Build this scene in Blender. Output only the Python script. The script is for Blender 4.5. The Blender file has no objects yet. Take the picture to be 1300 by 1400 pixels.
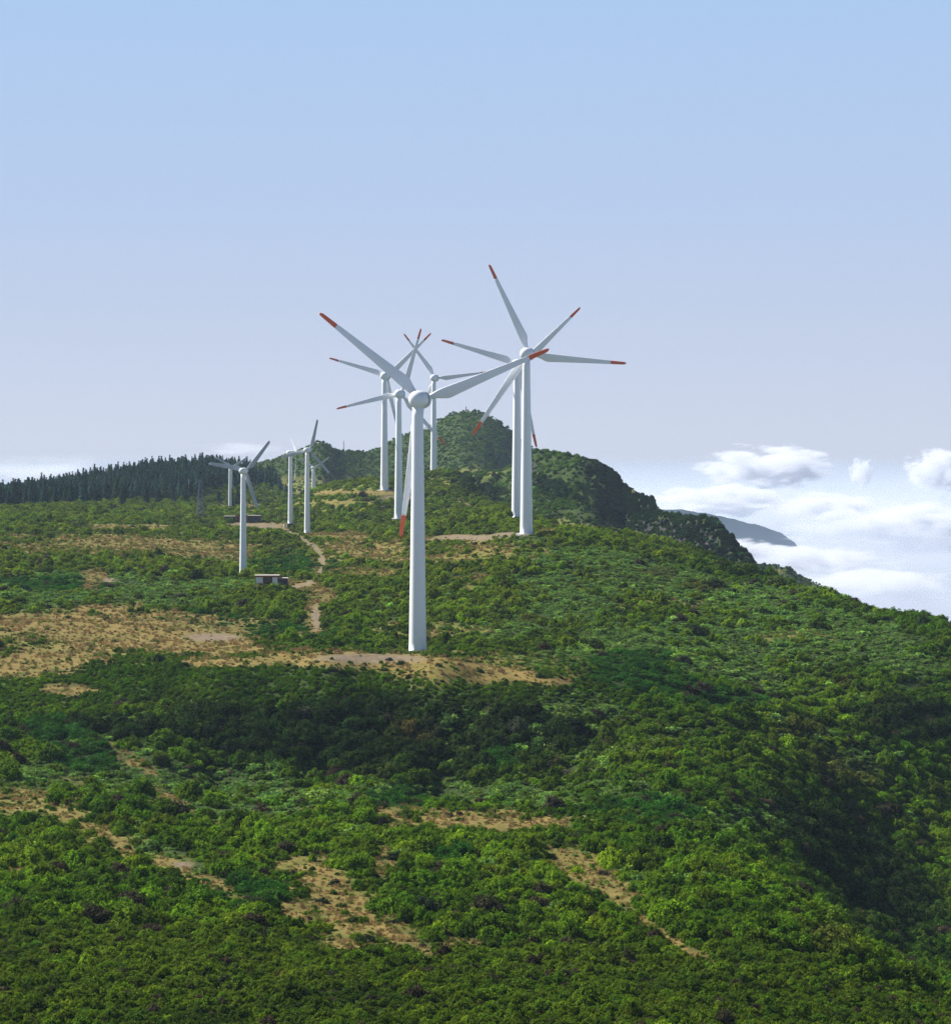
import bpy, math, random
import numpy as np
from mathutils import Matrix, Vector

random.seed(7)
RNG = np.random.default_rng(11)
scene = bpy.context.scene
COL = scene.collection

# ------------------------------------------------------------------ camera, sky, sun, exposure
CZ = 100.0            # eye height of the photographer
FPX = 3600.0          # focal length in photograph pixels (photograph 1300 wide, horizon on row 600)
cam_data = bpy.data.cameras.new("camera")
cam_data.sensor_fit = 'HORIZONTAL'
cam_data.sensor_width = 36.0
cam_data.lens = 36.0 * FPX / 1300.0
cam_data.shift_y = -100.0 / 1300.0
cam_data.clip_start = 1.0
cam_data.clip_end = 300000.0
cam = bpy.data.objects.new("camera", cam_data)
cam.location = (0, 0, CZ)
cam.rotation_euler = (math.pi / 2, 0, 0)
COL.objects.link(cam)
scene.camera = cam

SUN_EL = math.radians(41.0)
SUN_BEHIND = math.radians(27.0)     # sun stands to the left and this far behind the turbines
sun_vec = Vector((-math.cos(SUN_BEHIND) * math.cos(SUN_EL), math.sin(SUN_BEHIND) * math.cos(SUN_EL), math.sin(SUN_EL)))
world = bpy.data.worlds.new("World")
scene.world = world
world.use_nodes = True
wn = world.node_tree.nodes
bg = wn['Background']
sky = wn.new('ShaderNodeTexSky')
sky.sky_type = 'NISHITA'
sky.sun_disc = False
sky.sun_elevation = SUN_EL
sky.sun_rotation = math.atan2(sun_vec.x, sun_vec.y)
sky.altitude = 1300.0
sky.air_density = 0.8
sky.dust_density = 0.2
sky.ozone_density = 2.0
bg.inputs['Strength'].default_value = 0.05
wl = world.node_tree.links
wl.new(sky.outputs['Color'], bg.inputs['Color'])
# milky summer air low over the sea: a pale veil that gives way to the clear sky higher up
w_co = wn.new('ShaderNodeTexCoord'); w_sep = wn.new('ShaderNodeSeparateXYZ')
wl.new(w_co.outputs['Generated'], w_sep.inputs['Vector'])
w_ramp = wn.new('ShaderNodeValToRGB'); cr = w_ramp.color_ramp
cr.elements[0].position = 0.0; cr.elements[0].color = (.62, .672, .805, 1)
cr.elements[1].position = 0.5; cr.elements[1].color = (.14, .30, .72, 1)
for q, c in ((.028, (.572, .638, .80, 1)), (.085, (.49, .615, .85, 1)), (.165, (.42, .60, .88, 1))): cr.elements.new(q).color = c
wl.new(w_sep.outputs['Z'], w_ramp.inputs['Fac'])
bg_veil = wn.new('ShaderNodeBackground'); bg_veil.inputs['Strength'].default_value = 0.49
wl.new(w_ramp.outputs['Color'], bg_veil.inputs['Color'])
w_map = wn.new('ShaderNodeMapRange'); w_map.inputs['From Min'].default_value = .17; w_map.inputs['From Max'].default_value = .36
w_map.inputs['To Min'].default_value = 1.0; w_map.inputs['To Max'].default_value = 0.0
wl.new(w_sep.outputs['Z'], w_map.inputs['Value'])
w_mix = wn.new('ShaderNodeMixShader')
wl.new(w_map.outputs['Result'], w_mix.inputs['Fac']); wl.new(bg.outputs['Background'], w_mix.inputs[1]); wl.new(bg_veil.outputs['Background'], w_mix.inputs[2])
wl.new(w_mix.outputs['Shader'], wn['World Output'].inputs['Surface'])
sun_data = bpy.data.lights.new("sun", 'SUN')
sun_data.energy = 5.0
sun_data.angle = math.radians(0.5)
sun_data.color = (1.0, 0.965, 0.90)
sun = bpy.data.objects.new("sun", sun_data)
sun.rotation_euler = (-sun_vec).to_track_quat('-Z', 'Y').to_euler()
sun.location = (-300, 200, 500)
COL.objects.link(sun)
scene.view_settings.view_transform = 'Standard'
scene.view_settings.look = 'None'
scene.view_settings.exposure = 1.0
scene.view_settings.gamma = 1.0
scene.cycles.volume_bounces = 10
scene.cycles.max_bounces = 12
scene.cycles.diffuse_bounces = 3
scene.cycles.use_denoising = True
scene.cycles.denoiser = 'OPENIMAGEDENOISE'
scene.cycles.denoising_input_passes = 'RGB_ALBEDO_NORMAL'
scene.cycles.denoising_prefilter = 'NONE'

# ------------------------------------------------------------------ helpers
def tag(o, label=None, cat=None, group=None, kind=None):
    if label: o['label'] = label
    if cat: o['category'] = cat
    if group: o['group'] = group
    if kind: o['kind'] = kind
    return o

def link_mesh(name, verts, faces, mats, parent=None, mat_idx=None, smooth=False):
    me = bpy.data.meshes.new(name)
    me.from_pydata([tuple(v) for v in verts], [], [tuple(f) for f in faces])
    for m in (mats if isinstance(mats, (list, tuple)) else [mats]):
        me.materials.append(m)
    if mat_idx is not None:
        me.polygons.foreach_set('material_index', mat_idx)
    if smooth:
        me.polygons.foreach_set('use_smooth', [True] * len(me.polygons))
    me.update()
    return new_obj(name, me, parent)

def new_obj(name, me, parent=None):
    o = bpy.data.objects.new(name, me)
    COL.objects.link(o)
    if parent: o.parent = parent
    return o

def empty(name, loc, rz=0.0):
    o = bpy.data.objects.new(name, None)
    o.empty_display_size = 0.5
    COL.objects.link(o)
    o.location = loc
    o.rotation_euler = (0, 0, rz)
    return o

class MB:
    """collects shapes into one mesh"""
    def __init__(self): self.v = []; self.f = []; self.m = []
    def add(self, v, f, m=0):
        b = len(self.v)
        self.v += [tuple(p) for p in v]
        self.f += [tuple(i + b for i in q) for q in f]
        self.m += [m] * len(f)
    def box(self, c, s, m=0, rz=0.0):
        x, y, z = s[0] / 2, s[1] / 2, s[2] / 2
        vs = [(-x, -y, -z), (x, -y, -z), (x, y, -z), (-x, y, -z), (-x, -y, z), (x, -y, z), (x, y, z), (-x, y, z)]
        ca, sa = math.cos(rz), math.sin(rz)
        self.add([(c[0] + a * ca - b * sa, c[1] + a * sa + b * ca, c[2] + d) for a, b, d in vs],
                 [(0, 3, 2, 1), (4, 5, 6, 7), (0, 1, 5, 4), (1, 2, 6, 5), (2, 3, 7, 6), (3, 0, 4, 7)], m)
    def lathe(self, prof, n=32, axis='Z', m=0):
        """prof: (radius, along) list, ends closed where radius is tiny"""
        v = []
        for r, h in prof:
            for k in range(n):
                a = 2 * math.pi * k / n
                p = (r * math.cos(a), r * math.sin(a), h)
                if axis == 'Y': p = (p[0], h, -p[1])
                v.append(p)
        f = []
        for i in range(len(prof) - 1):
            for k in range(n):
                k2 = (k + 1) % n
                f.append((i * n + k, i * n + k2, (i + 1) * n + k2, (i + 1) * n + k))
        f.append(tuple(reversed(range(n))))
        f.append(tuple(range((len(prof) - 1) * n, len(prof) * n)))
        self.add(v, f, m)
    def tube(self, p0, p1, r0, r1, n=8, m=0):
        p0 = Vector(p0); p1 = Vector(p1)
        d = (p1 - p0).normalized()
        a = d.orthogonal().normalized(); b = d.cross(a)
        v = []
        for p, r in ((p0, r0), (p1, r1)):
            for k in range(n):
                t = 2 * math.pi * k / n
                v.append(p + a * (r * math.cos(t)) + b * (r * math.sin(t)))
        f = [(k, (k + 1) % n, n + (k + 1) % n, n + k) for k in range(n)]
        f.append(tuple(reversed(range(n)))); f.append(tuple(range(n, 2 * n)))
        self.add(v, f, m)
    def build(self, name, mats, parent=None, smooth=False):
        return link_mesh(name, self.v, self.f, mats, parent, self.m, smooth)

def mat_new(name):
    m = bpy.data.materials.new(name)
    m.use_nodes = True
    return m, m.node_tree, m.node_tree.nodes['Principled BSDF']

def plain_mat(name, col, rough=0.6, spec=0.3, var=0.12, scale=3.0):
    m, nt, p = mat_new(name)
    n = nt.nodes
    tc = n.new('ShaderNodeTexCoord')
    nz = n.new('ShaderNodeTexNoise')
    nz.inputs['Scale'].default_value = scale
    nz.inputs['Detail'].default_value = 6
    nt.links.new(tc.outputs['Object'], nz.inputs['Vector'])
    mx = n.new('ShaderNodeMix'); mx.data_type = 'RGBA'
    mx.inputs['A'].default_value = tuple(c * (1 - var) for c in col) + (1,)
    mx.inputs['B'].default_value = tuple(min(1, c * (1 + var)) for c in col) + (1,)
    nt.links.new(nz.outputs['Fac'], mx.inputs['Factor'])
    nt.links.new(mx.outputs['Result'], p.inputs['Base Color'])
    p.inputs['Roughness'].default_value = rough
    p.inputs['Specular IOR Level'].default_value = spec
    return m

# value noise on numpy arrays
_perm = np.random.default_rng(5).random((256, 256))
def vnoise(x, y):
    xi = np.floor(x).astype(int); yi = np.floor(y).astype(int)
    fx = x - xi; fy = y - yi
    fx = fx * fx * (3 - 2 * fx); fy = fy * fy * (3 - 2 * fy)
    a = _perm[xi & 255, yi & 255]; b = _perm[(xi + 1) & 255, yi & 255]
    c = _perm[xi & 255, (yi + 1) & 255]; d = _perm[(xi + 1) & 255, (yi + 1) & 255]
    return (a * (1 - fx) + b * fx) * (1 - fy) + (c * (1 - fx) + d * fx) * fy
def fbm(x, y, oct=4, gain=0.5):
    s = 0; a = 1; t = 0
    for i in range(oct):
        s = s + a * vnoise(x * 2 ** i + 17.3 * i, y * 2 ** i + 9.1 * i); t += a; a *= gain
    return s / t       # 0..1

# ------------------------------------------------------------------ terrain as a height field of the world
# survey points of the ridge: bearing column, dip row, distance in metres
PTS = []
def col(px, *rows): PTS.extend((px, py, d) for py, d in rows)
col(-350, (1500, 165), (1400, 195), (1290, 240), (1170, 310), (1080, 380), (1035, 415), (990, 445), (905, 492), (850, 560), (800, 630), (760, 720), (722, 880), (698, 1150), (692, 1450))
col(0, (1500, 165), (1400, 195), (1285, 240), (1175, 310), (1085, 380), (1040, 415), (985, 448), (905, 495), (850, 560), (800, 630), (760, 720), (722, 880), (694, 1170), (687, 1450))
col(150, (1090, 378), (1052, 420), (968, 450), (900, 500), (720, 900), (690, 1180), (663, 1470))
col(300, (1500, 165), (1400, 195), (1290, 240), (1180, 310), (1092, 388), (1068, 428), (945, 452), (900, 498), (845, 570), (800, 645), (755, 780), (722, 1000), (700, 1250), (676, 1400), (644, 1600))
col(450, (1085, 400), (1075, 430), (936, 456), (890, 505), (820, 600), (765, 740), (725, 930), (705, 1050), (668, 1250))
col(600, (1500, 165), (1400, 195), (1300, 240), (1190, 310), (1100, 385), (1082, 431), (928, 460), (890, 505), (830, 580), (775, 660), (740, 770), (715, 950), (690, 1080), (660, 1180), (646, 1260))
col(690, (733, 740), (707, 840), (697, 900))
col(750, (1300, 245), (1190, 312), (1095, 395), (1068, 432), (940, 463), (895, 512), (850, 565), (800, 620), (750, 685), (718, 850))
col(900, (1500, 165), (1400, 200), (1320, 238), (1190, 312), (1095, 390), (1045, 432), (955, 473), (880, 535), (800, 630), (738, 758))
col(1000, (1180, 320), (1110, 400), (1040, 445), (960, 485), (850, 590), (774, 708))
col(1100, (1250, 285), (1235, 350), (1150, 425), (1060, 460), (1000, 485), (920, 530), (850, 590), (805, 662))
col(1200, (1500, 180), (1330, 255), (1318, 335), (1240, 420), (1100, 470), (1000, 497), (900, 548), (836, 622))
col(1300, (1395, 235), (1385, 320), (1300, 410), (1200, 450), (1100, 482), (1000, 510), (950, 530), (900, 555), (858, 585))
col(1600, (1500, 200), (1470, 320), (1350, 420), (1200, 480), (1050, 530), (950, 570))
# turbine feet
FEET = dict(T1=(571, 893, 506), T2=(719.5, 730, 711), T3=(706.5, 707, 838), T4=(545, 711, 1030), T5=(525.5, 670, 1123), T6=(593, 657, 1275),
            S1=(332.5, 786, 700), S2=(420, 728, 885), S3=(397, 717, 1045), S4=(428, 708, 1330), S5=(314.5, 715, 1290))
PTS += [v for v in FEET.values()]
_P = np.array(PTS, float)
def _uv(px, d): return np.stack([(px - 650) / 650.0 * 1.6, np.log(d / 450.0) * 2.6], -1)
_Q = _uv(_P[:, 0], _P[:, 2])
def _tps(r2): return 0.5 * r2 * np.log(r2 + 1e-12)
_n = len(_Q)
_K = _tps(((_Q[:, None] - _Q[None]) ** 2).sum(-1)) + np.eye(_n) * 0.0015
_A = np.zeros((_n + 3, _n + 3)); _A[:_n, :_n] = _K; _A[:_n, _n] = 1; _A[:_n, _n + 1:] = _Q; _A[_n, :_n] = 1; _A[_n + 1:, :_n] = _Q.T
_W = np.linalg.solve(_A, np.concatenate([_P[:, 1], np.zeros(3)]))
def dip_row(px, d):
    q = _uv(px, d).reshape(-1, 2)
    out = np.empty(len(q))
    for i in range(0, len(q), 20000):
        b = q[i:i + 20000]
        r2 = ((b[:, None] - _Q[None]) ** 2).sum(-1)
        out[i:i + 20000] = _tps(r2) @ _W[:_n] + _W[_n] + b @ _W[_n + 1:]
    return out.reshape(np.shape(px))
CREST = np.array([(-500, 1500), (0, 1450), (150, 1480), (300, 1600), (370, 1560), (450, 1290), (600, 1262), (640, 1180), (680, 1010), (700, 900), (729, 850), (832, 800),
                  (891, 762), (974, 720), (1040, 690), (1132, 650), (1200, 622), (1300, 586), (1450, 560), (1700, 540)], float)
def crest_d(px): return np.interp(px, CREST[:, 0], CREST[:, 1])
# ridges behind: (column, skyline row, distance, slope towards us)
RIDGE_PEAK = np.array([(-400, 780, 2000, .1), (200, 690, 1950, .1), (300, 652, 1900, .12), (345, 634, 1880, .14), (380, 626, 1860, .16), (405, 617, 1850, .2), (422, 609, 1850, .22), (433, 604, 1850, .22), (440, 603.5, 1850, .22),
                       (452, 609, 1860, .22), (466, 616, 1880, .2), (500, 617, 1920, .18), (522, 610, 1940, .18), (545, 596, 1950, .2), (585, 584, 1950, .22), (604, 571, 1950, .24),
                       (622, 563, 1950, .25), (640, 560.5, 1950, .25), (660, 563, 1950, .25), (680, 573, 1950, .27), (700, 590, 1950, .27), (720, 604, 1950, .27),
                       (740, 622, 1950, .27), (780, 660, 1950, .3), (850, 740, 1950, .3), (1000, 900, 1950, .3), (1700, 1100, 1950, .3)])
RIDGE_DARK = np.array([(-400, 800, 1500, .15), (500, 690, 1500, .12), (560, 662, 1470, .12), (600, 652, 1460, .12), (640, 646, 1450, .12), (690, 642, 1430, .12), (712, 632, 1400, .13), (735, 618, 1370, .14), (760, 619.5, 1350, .15),
                       (790, 624, 1320, .16), (815, 631, 1290, .18), (835, 644, 1260, .24), (846, 651, 1240, .3), (852, 664, 1225, .36), (866, 668, 1205, .38), (880, 679, 1180, .42), (892, 681, 1165, .44),
                       (898, 694, 1150, .46), (905, 701, 1140, .42), (925, 703, 1112, .36), (945, 707, 1090, .36), (958, 705, 1080, .4), (973, 708, 1065, .44), (984, 713, 1050, .5), (989, 726, 1045, .5), (1000, 734, 1035, .5), (1009, 749, 1025, .5),
                       (1023, 758, 1012, .5), (1031, 768, 1008, .55), (1036, 784, 1005, .6), (1041, 810, 1000, .6), (1060, 900, 1000, .6), (1200, 1200, 1000, .6), (1700, 1500, 1000, .6)])
RIDGE_LOW = np.array([(-400, 1300, 1500, .3), (700, 800, 1500, .2), (860, 716, 1500, .25), (940, 738, 1500, .3), (1000, 760, 1500, .3), (1036, 770, 1500, .35), (1060, 772, 1500, .35), (1080, 776, 1490, .4), (1094, 787, 1480, .45), (1104, 790, 1480, .5), (1114, 795, 1470, .5),
                      (1124, 802, 1460, .5), (1133, 812, 1450, .6), (1150, 860, 1450, .6), (1200, 1000, 1450, .6), (1700, 1300, 1450, .6)])
RIDGES = (RIDGE_PEAK, RIDGE_DARK, RIDGE_LOW)
def ridge_z(R, px, d, rough):
    row = np.interp(px, R[:, 0], R[:, 1]); dc = np.interp(px, R[:, 0], R[:, 2]); sl = np.interp(px, R[:, 0], R[:, 3])
    zc = -(row - 600) / FPX * dc
    e = dc - d
    return zc - np.where(e > 0, sl * e + rough * np.minimum(e, 40) / 40, -0.3 * e)
FLOOR = -330.0
def terrain_parts(X, Y):
    d = np.maximum(Y, 20.0)
    px = 650 + FPX * X / d
    pc = np.clip(px, -400, 1700)
    dc = crest_d(pc)
    dd = np.clip(np.minimum(d, dc), 150, 2600)
    main = -(dip_row(pc, dd) - 600) / FPX * dd
    over = np.maximum(d - dc, 0)
    fall = np.interp(pc, [-400, 300, 400, 640, 720, 1700], [.12, .12, .12, .12, .4, .5])
    main = main - over * fall * np.clip(over / 30, 0.15, 1)
    hum = (fbm(X / 23, Y / 23, 4) - .5) * 2.2 * np.clip((d - 150) / 200, 0.2, 1) + (fbm(X / 7 + 40, Y / 7, 3) - .5) * 0.7
    main = main + hum
    rn = (fbm(X / 60 + 3, Y / 60, 5, .55) - .5) * 14
    rn2 = -np.abs(fbm(X / 45 + 9, Y / 45, 5, .6) - .5) * 30
    zs = [main, ridge_z(RIDGE_PEAK, pc, d, rn * .45), ridge_z(RIDGE_DARK, pc, d, rn + rn2 * .6), ridge_z(RIDGE_LOW, pc, d, rn2)]
    return zs, px
def ground(X, Y):
    X = np.asarray(X, float); Y = np.asarray(Y, float)
    zs, px = terrain_parts(X, Y)
    z = np.maximum.reduce(zs)
    return np.maximum(z, FLOOR + 3 * fbm(X / 80, Y / 80)) + CZ
def ground1(x, y): return float(ground(np.array([x]), np.array([y]))[0])
def at(px, d): return (px - 650) / FPX * d, d
# place on the ground that a sight line at (column,row) meets, found by walking outwards
_DS = np.exp(np.linspace(math.log(170), math.log(2500), 1400))
def sight(px, py):
    X = (px - 650) / FPX * _DS
    z = ground(X, _DS)
    ray = CZ - (py - 600) / FPX * _DS
    k = np.nonzero(z >= ray)[0]
    i = k[0] if len(k) else len(_DS) - 1
    return float(X[i]), float(_DS[i]), float(z[i])

# dry grass and bare earth: blobs (column,row, half width, half height, tilt) turned into ground positions
def project(X, Y, Z): return 650 + FPX * X / Y, 600 - FPX * (Z - CZ) / Y


def blob_field(blobs, px, py, wob=None):
    out = np.zeros(np.shape(px))
    for b in blobs:
        cx, cy, rx, ry = b[:4]
        an = math.radians(b[4]) if len(b) > 4 else 0.0
        st = b[5] if len(b) > 5 else 1.0
        dx = px - cx; dy = py - cy
        ca, sa = math.cos(an), math.sin(an)
        q = np.sqrt(((dx * ca + dy * sa) / rx) ** 2 + ((-dx * sa + dy * ca) / ry) ** 2)
        if wob is not None: q = q + wob
        out = np.maximum(out, st * np.clip((1.3 - q) / 0.6, 0, 1))
    return out
DRY = [(165, 862, 190, 22), (60, 905, 90, 20, -3), (250, 880, 130, 13, 2), (60, 850, 90, 12, -5), (140, 833, 45, 8), (300, 905, 60, 8),
       (455, 903, 115, 13, 2), (570, 911, 60, 15, 3), (640, 916, 80, 14, 4), (715, 925, 50, 8, 6), (765, 931, 18, 5, 8), (95, 942, 40, 8),
       (190, 721, 70, 4, 0, .8), (200, 745, 170, 11, 2, .6), (90, 750, 110, 9, 0, .5), (300, 757, 70, 8, 0, .6), (20, 735, 40, 5, 0, .5),
       (500, 752, 75, 12, 0, .6), (470, 733, 50, 6, 0, .8), (630, 736, 55, 6), (665, 750, 60, 9, 0, .55), (590, 765, 70, 8, 0, .6), (500, 783, 50, 6, 0, .5),
       (128, 790, 16, 16, 0, .8), (430, 840, 13, 26, 0, .8), (412, 801, 34, 8, 0, .95), (447, 815, 15, 12, 0, .7), (660, 790, 40, 6, 0, .5), (590, 865, 25, 6, 0, .7),
       (640, 1122, 130, 12, 3), (740, 1125, 40, 10), (530, 1112, 40, 7, 3),
       (15, 1095, 45, 18, 0, .75), (115, 1128, 60, 13, 25, .75), (165, 1155, 32, 9, 35, .85), (240, 1185, 30, 8, 20, .85), (290, 1207, 42, 8, 20, .95), (232, 1093, 40, 7, 30, .85),
       (320, 1140, 40, 8, 25, .6), (25, 1195, 12, 12, 0, .8), (430, 1110, 30, 6, 0, .6),
       (405, 1250, 34, 16, 40), (442, 1203, 55, 20, 35), (468, 1247, 60, 26, 35), (525, 1272, 60, 16, 30), (525, 1175, 17, 26, 0, .8), (560, 1290, 40, 11, 30), (470, 1292, 30, 9), (625, 1291, 30, 6, 0, .85),
       (810, 1195, 50, 18, 30, .8), (845, 1228, 30, 10, 35, .75), (770, 1182, 26, 8, 0, .75), (930, 1295, 42, 8, 40, .85), (890, 1262, 26, 8, 30, .7), (965, 1312, 26, 6, 35, .75),
       (172, 1032, 34, 8, 35, .8), (205, 1055, 16, 7, 35, .7),
       (500, 674, 70, 4, 0, .85), (470, 688, 50, 3.5, 0, .7), (545, 681, 28, 4, 0, .8), (362, 720, 42, 6, 0, .9), (340, 692, 22, 4, 0, .75), (385, 655, 45, 4, 0, .5), (640, 690, 26, 5, 30, .5),
       (745, 726, 14, 3, 0, .7), (870, 664, 8, 12, 0, .8), (860, 655, 6, 8, 0, .7), (1050, 780, 20, 3, 0, .9)]
MEADOW = [(500, 765, 100, 26), (655, 757, 85, 22), (600, 800, 60, 14), (200, 740, 210, 26), (160, 872, 210, 38), (400, 690, 100, 12), (480, 664, 60, 8), (650, 645, 45, 6), (600, 908, 190, 22), (640, 1118, 160, 18), (470, 1240, 110, 60, 30), (160, 1150, 120, 22, 25), (60, 1100, 90, 30), (820, 1200, 80, 28, 30), (420, 665, 60, 10), (600, 660, 60, 8), (780, 720, 60, 8), (900, 830, 60, 10), (1080, 870, 50, 8), (580, 860, 80, 12)]
EARTH = [(364, 720, 22, 4), (500, 901, 70, 6), (640, 735, 50, 4), (700, 731, 25, 3), (290, 872, 40, 5), (432, 845, 6, 18), (545, 680, 20, 3), (150, 794, 10, 4), (250, 1183, 14, 4), (330, 718, 20, 3)]
TRACK = [(345, 722), (372, 722), (392, 726), (406, 733), (420, 741), (432, 750), (440, 762), (441, 774), (437, 786), (426, 796), (408, 802), (393, 803)]
for (xa, ya), (xb, yb) in zip(TRACK, TRACK[1:]):
    for q in range(4): EARTH.append((xa + (xb - xa) * q / 4, ya + (yb - ya) * q / 4, 4.6, 2.3, 0, .85))
FERN = [(820, 770, 110, 24, 8), (900, 800, 120, 26, 15), (1180, 860, 100, 18, 15), (1000, 920, 120, 14, 10), (700, 860, 70, 14), (760, 900, 60, 12), (330, 1085, 200, 14, 4), (640, 1080, 170, 9), (860, 1085, 90, 14, 8), (240, 1050, 60, 8, 20), (60, 815, 70, 12), (230, 820, 60, 10), (950, 880, 170, 30), (1060, 830, 110, 26, 15), (780, 820, 80, 40), (850, 890, 80, 20), (250, 1075, 160, 22), (100, 1065, 110, 22), (500, 1088, 160, 12), (360, 1110, 70, 12), (700, 1092, 130, 14), (1120, 885, 130, 30),
        (230, 1170, 60, 14, 30), (560, 1275, 30, 8, 30), (1010, 1120, 70, 18), (800, 970, 70, 20), (1220, 900, 80, 22, 15), (400, 865, 40, 8), (150, 800, 140, 14), (300, 800, 60, 10), (950, 800, 60, 25, 20), (1180, 1040, 60, 20)]
BROOM = [(320, 855, 125, 12, 5), (100, 868, 42, 9), (95, 1022, 60, 22, 20), (540, 1096, 42, 8), (340, 1226, 62, 18, 10), (20, 1158, 22, 6), (900, 938, 80, 18, 10), (870, 905, 55, 14), (630, 1180, 32, 10), (880, 1115, 65, 14),
         (405, 775, 60, 10), (400, 762, 26, 7), (690, 1040, 20, 16), (1000, 960, 50, 12), (60, 800, 70, 8)]
SHADY = [(600, 1008, 270, 55), (150, 1000, 130, 16), (330, 1000, 110, 35, 15), (1250, 985, 70, 26, 10), (1180, 1200, 150, 60, 42), (1080, 1130, 60, 30, 40), (850, 670, 60, 40, 30), (980, 745, 60, 30, 30), (660, 672, 50, 14, 25), (760, 670, 40, 12, 20)]  # shaded places: shrubs grow taller here and take a tint darkened as shade
RUST = [(1140, 1050, 60, 22, 15), (570, 1010, 30, 14), (1130, 1290, 40, 22, 20), (1090, 1000, 40, 14), (960, 800, 25, 7), (730, 850, 20, 6), (900, 785, 22, 6), (1150, 935, 20, 8)]

# ------------------------------------------------------------------ hills: one sheet of ground
PXS = np.arange(-300, 1761, 4.0)
DSS = np.exp(np.linspace(math.log(150), math.log(2300), 620))
GX = (PXS[None, :] - 650) / FPX * DSS[:, None]
GY = np.repeat(DSS[:, None], len(PXS), 1)
GZ = ground(GX, GY)
def dryness(X, Y, Z):
    px, py = project(X, Y, Z)
    w = (fbm(X / 6 + 11, Y / 9 + 5, 4, .6) - .5) * 1.3 + (fbm(X / 1.9, Y / 2.5, 2) - .5) * .5
    return blob_field(DRY, px, py, w), blob_field(EARTH, px, py, w * .5), blob_field(MEADOW, px, py, w * 1.2)
def grid_mesh(name, X, Y, Z):
    nr, nc = X.shape
    v = np.stack([X, Y, Z], -1).reshape(-1, 3)
    i = (np.arange(nr - 1)[:, None] * nc + np.arange(nc - 1)[None]).reshape(-1)
    f = np.stack([i, i + 1, i + nc + 1, i + nc], -1)
    me = bpy.data.meshes.new(name)
    me.vertices.add(len(v)); me.vertices.foreach_set('co', v.reshape(-1))
    me.loops.add(f.size); me.loops.foreach_set('vertex_index', f.reshape(-1).astype(np.int32))
    me.polygons.add(len(f)); me.polygons.foreach_set('loop_start', np.arange(0, f.size, 4, dtype=np.int32))
    me.polygons.foreach_set('use_smooth', np.ones(len(f), bool))
    me.update(calc_edges=True)
    return me
hill_me = grid_mesh('hillside', GX, GY, GZ)
GD, GE, GM = dryness(GX, GY, GZ)
for nm, arr in (('dry', GD), ('earth', GE), ('meadow', GM)):
    a = hill_me.attributes.new(nm, 'FLOAT', 'POINT'); a.data.foreach_set('value', arr.reshape(-1).astype(np.float32))

def ground_material():
    m, nt, p = mat_new('hill_ground')
    n = nt.nodes; L = nt.links
    geo = n.new('ShaderNodeNewGeometry')
    def noise(scale, det=6, rough=.6):
        z = n.new('ShaderNodeTexNoise'); z.inputs['Scale'].default_value = scale; z.inputs['Detail'].default_value = det; z.inputs['Roughness'].default_value = rough
        L.new(geo.outputs['Position'], z.inputs['Vector']); return z.outputs['Fac']
    def ramp(f, stops):
        r = n.new('ShaderNodeValToRGB'); cr = r.color_ramp
        cr.elements[0].position, cr.elements[0].color = stops[0][0], stops[0][1] + (1,)
        cr.elements[1].position, cr.elements[1].color = stops[-1][0], stops[-1][1] + (1,)
        for q, c in stops[1:-1]: cr.elements.new(q).color = c + (1,)
        L.new(f, r.inputs['Fac']); return r.outputs['Color']
    def mix(f, a, b):
        x = n.new('ShaderNodeMix'); x.data_type = 'RGBA'
        L.new(f, x.inputs['Factor']); L.new(a, x.inputs['A']); L.new(b, x.inputs['B']); return x.outputs['Result']
    green = ramp(noise(1.1, 9, .75), [(.3, (.010, .020, .004)), (.48, (.026, .048, .008)), (.6, (.05, .075, .012)), (.72, (.09, .11, .02))])
    straw = ramp(noise(.45, 8, .7), [(.28, (.085, .10, .020)), (.42, (.15, .12, .031)), (.55, (.207, .147, .044)), (.72, (.262, .19, .066))])
    soil = ramp(noise(.9, 9, .75), [(.3, (.10, .075, .045)), (.5, (.18, .137, .088)), (.7, (.27, .208, .14))])
    at1 = n.new('ShaderNodeAttribute'); at1.attribute_name = 'dry'
    at2 = n.new('ShaderNodeAttribute'); at2.attribute_name = 'earth'
    at3 = n.new('ShaderNodeAttribute'); at3.attribute_name = 'meadow'
    lush = ramp(noise(.5, 8, .7), [(.3, (.06, .085, .014)), (.5, (.13, .135, .026)), (.7, (.22, .18, .05))])
    c = mix(at3.outputs['Fac'], green, lush)
    gp = n.new('ShaderNodeMapRange'); gp.interpolation_type = 'SMOOTHSTEP'; gp.inputs['From Min'].default_value = .50; gp.inputs['From Max'].default_value = .64; gp.inputs['To Min'].default_value = 1.0; gp.inputs['To Max'].default_value = .25
    L.new(noise(.11, 6, .65), gp.inputs['Value'])
    md = n.new('ShaderNodeMath'); md.operation = 'MULTIPLY'; L.new(at1.outputs['Fac'], md.inputs[0]); L.new(gp.outputs['Result'], md.inputs[1])
    c = mix(md.outputs[0], c, straw)
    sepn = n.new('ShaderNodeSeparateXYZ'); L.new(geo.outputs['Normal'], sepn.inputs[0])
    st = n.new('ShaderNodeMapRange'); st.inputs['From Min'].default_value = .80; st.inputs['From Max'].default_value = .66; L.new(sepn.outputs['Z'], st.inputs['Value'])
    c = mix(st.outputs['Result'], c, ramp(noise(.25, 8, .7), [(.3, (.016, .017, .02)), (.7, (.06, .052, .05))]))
    c = mix(at2.outputs['Fac'], c, soil)
    L.new(c, p.inputs['Base Color'])
    p.inputs['Roughness'].default_value = 0.95; p.inputs['Specular IOR Level'].default_value = 0.1
    bmp = n.new('ShaderNodeBump'); bmp.inputs['Strength'].default_value = .8; bmp.inputs['Distance'].default_value = .3
    L.new(noise(2.2, 8, .7), bmp.inputs['Height']); L.new(bmp.outputs['Normal'], p.inputs['Normal'])
    return m
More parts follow.
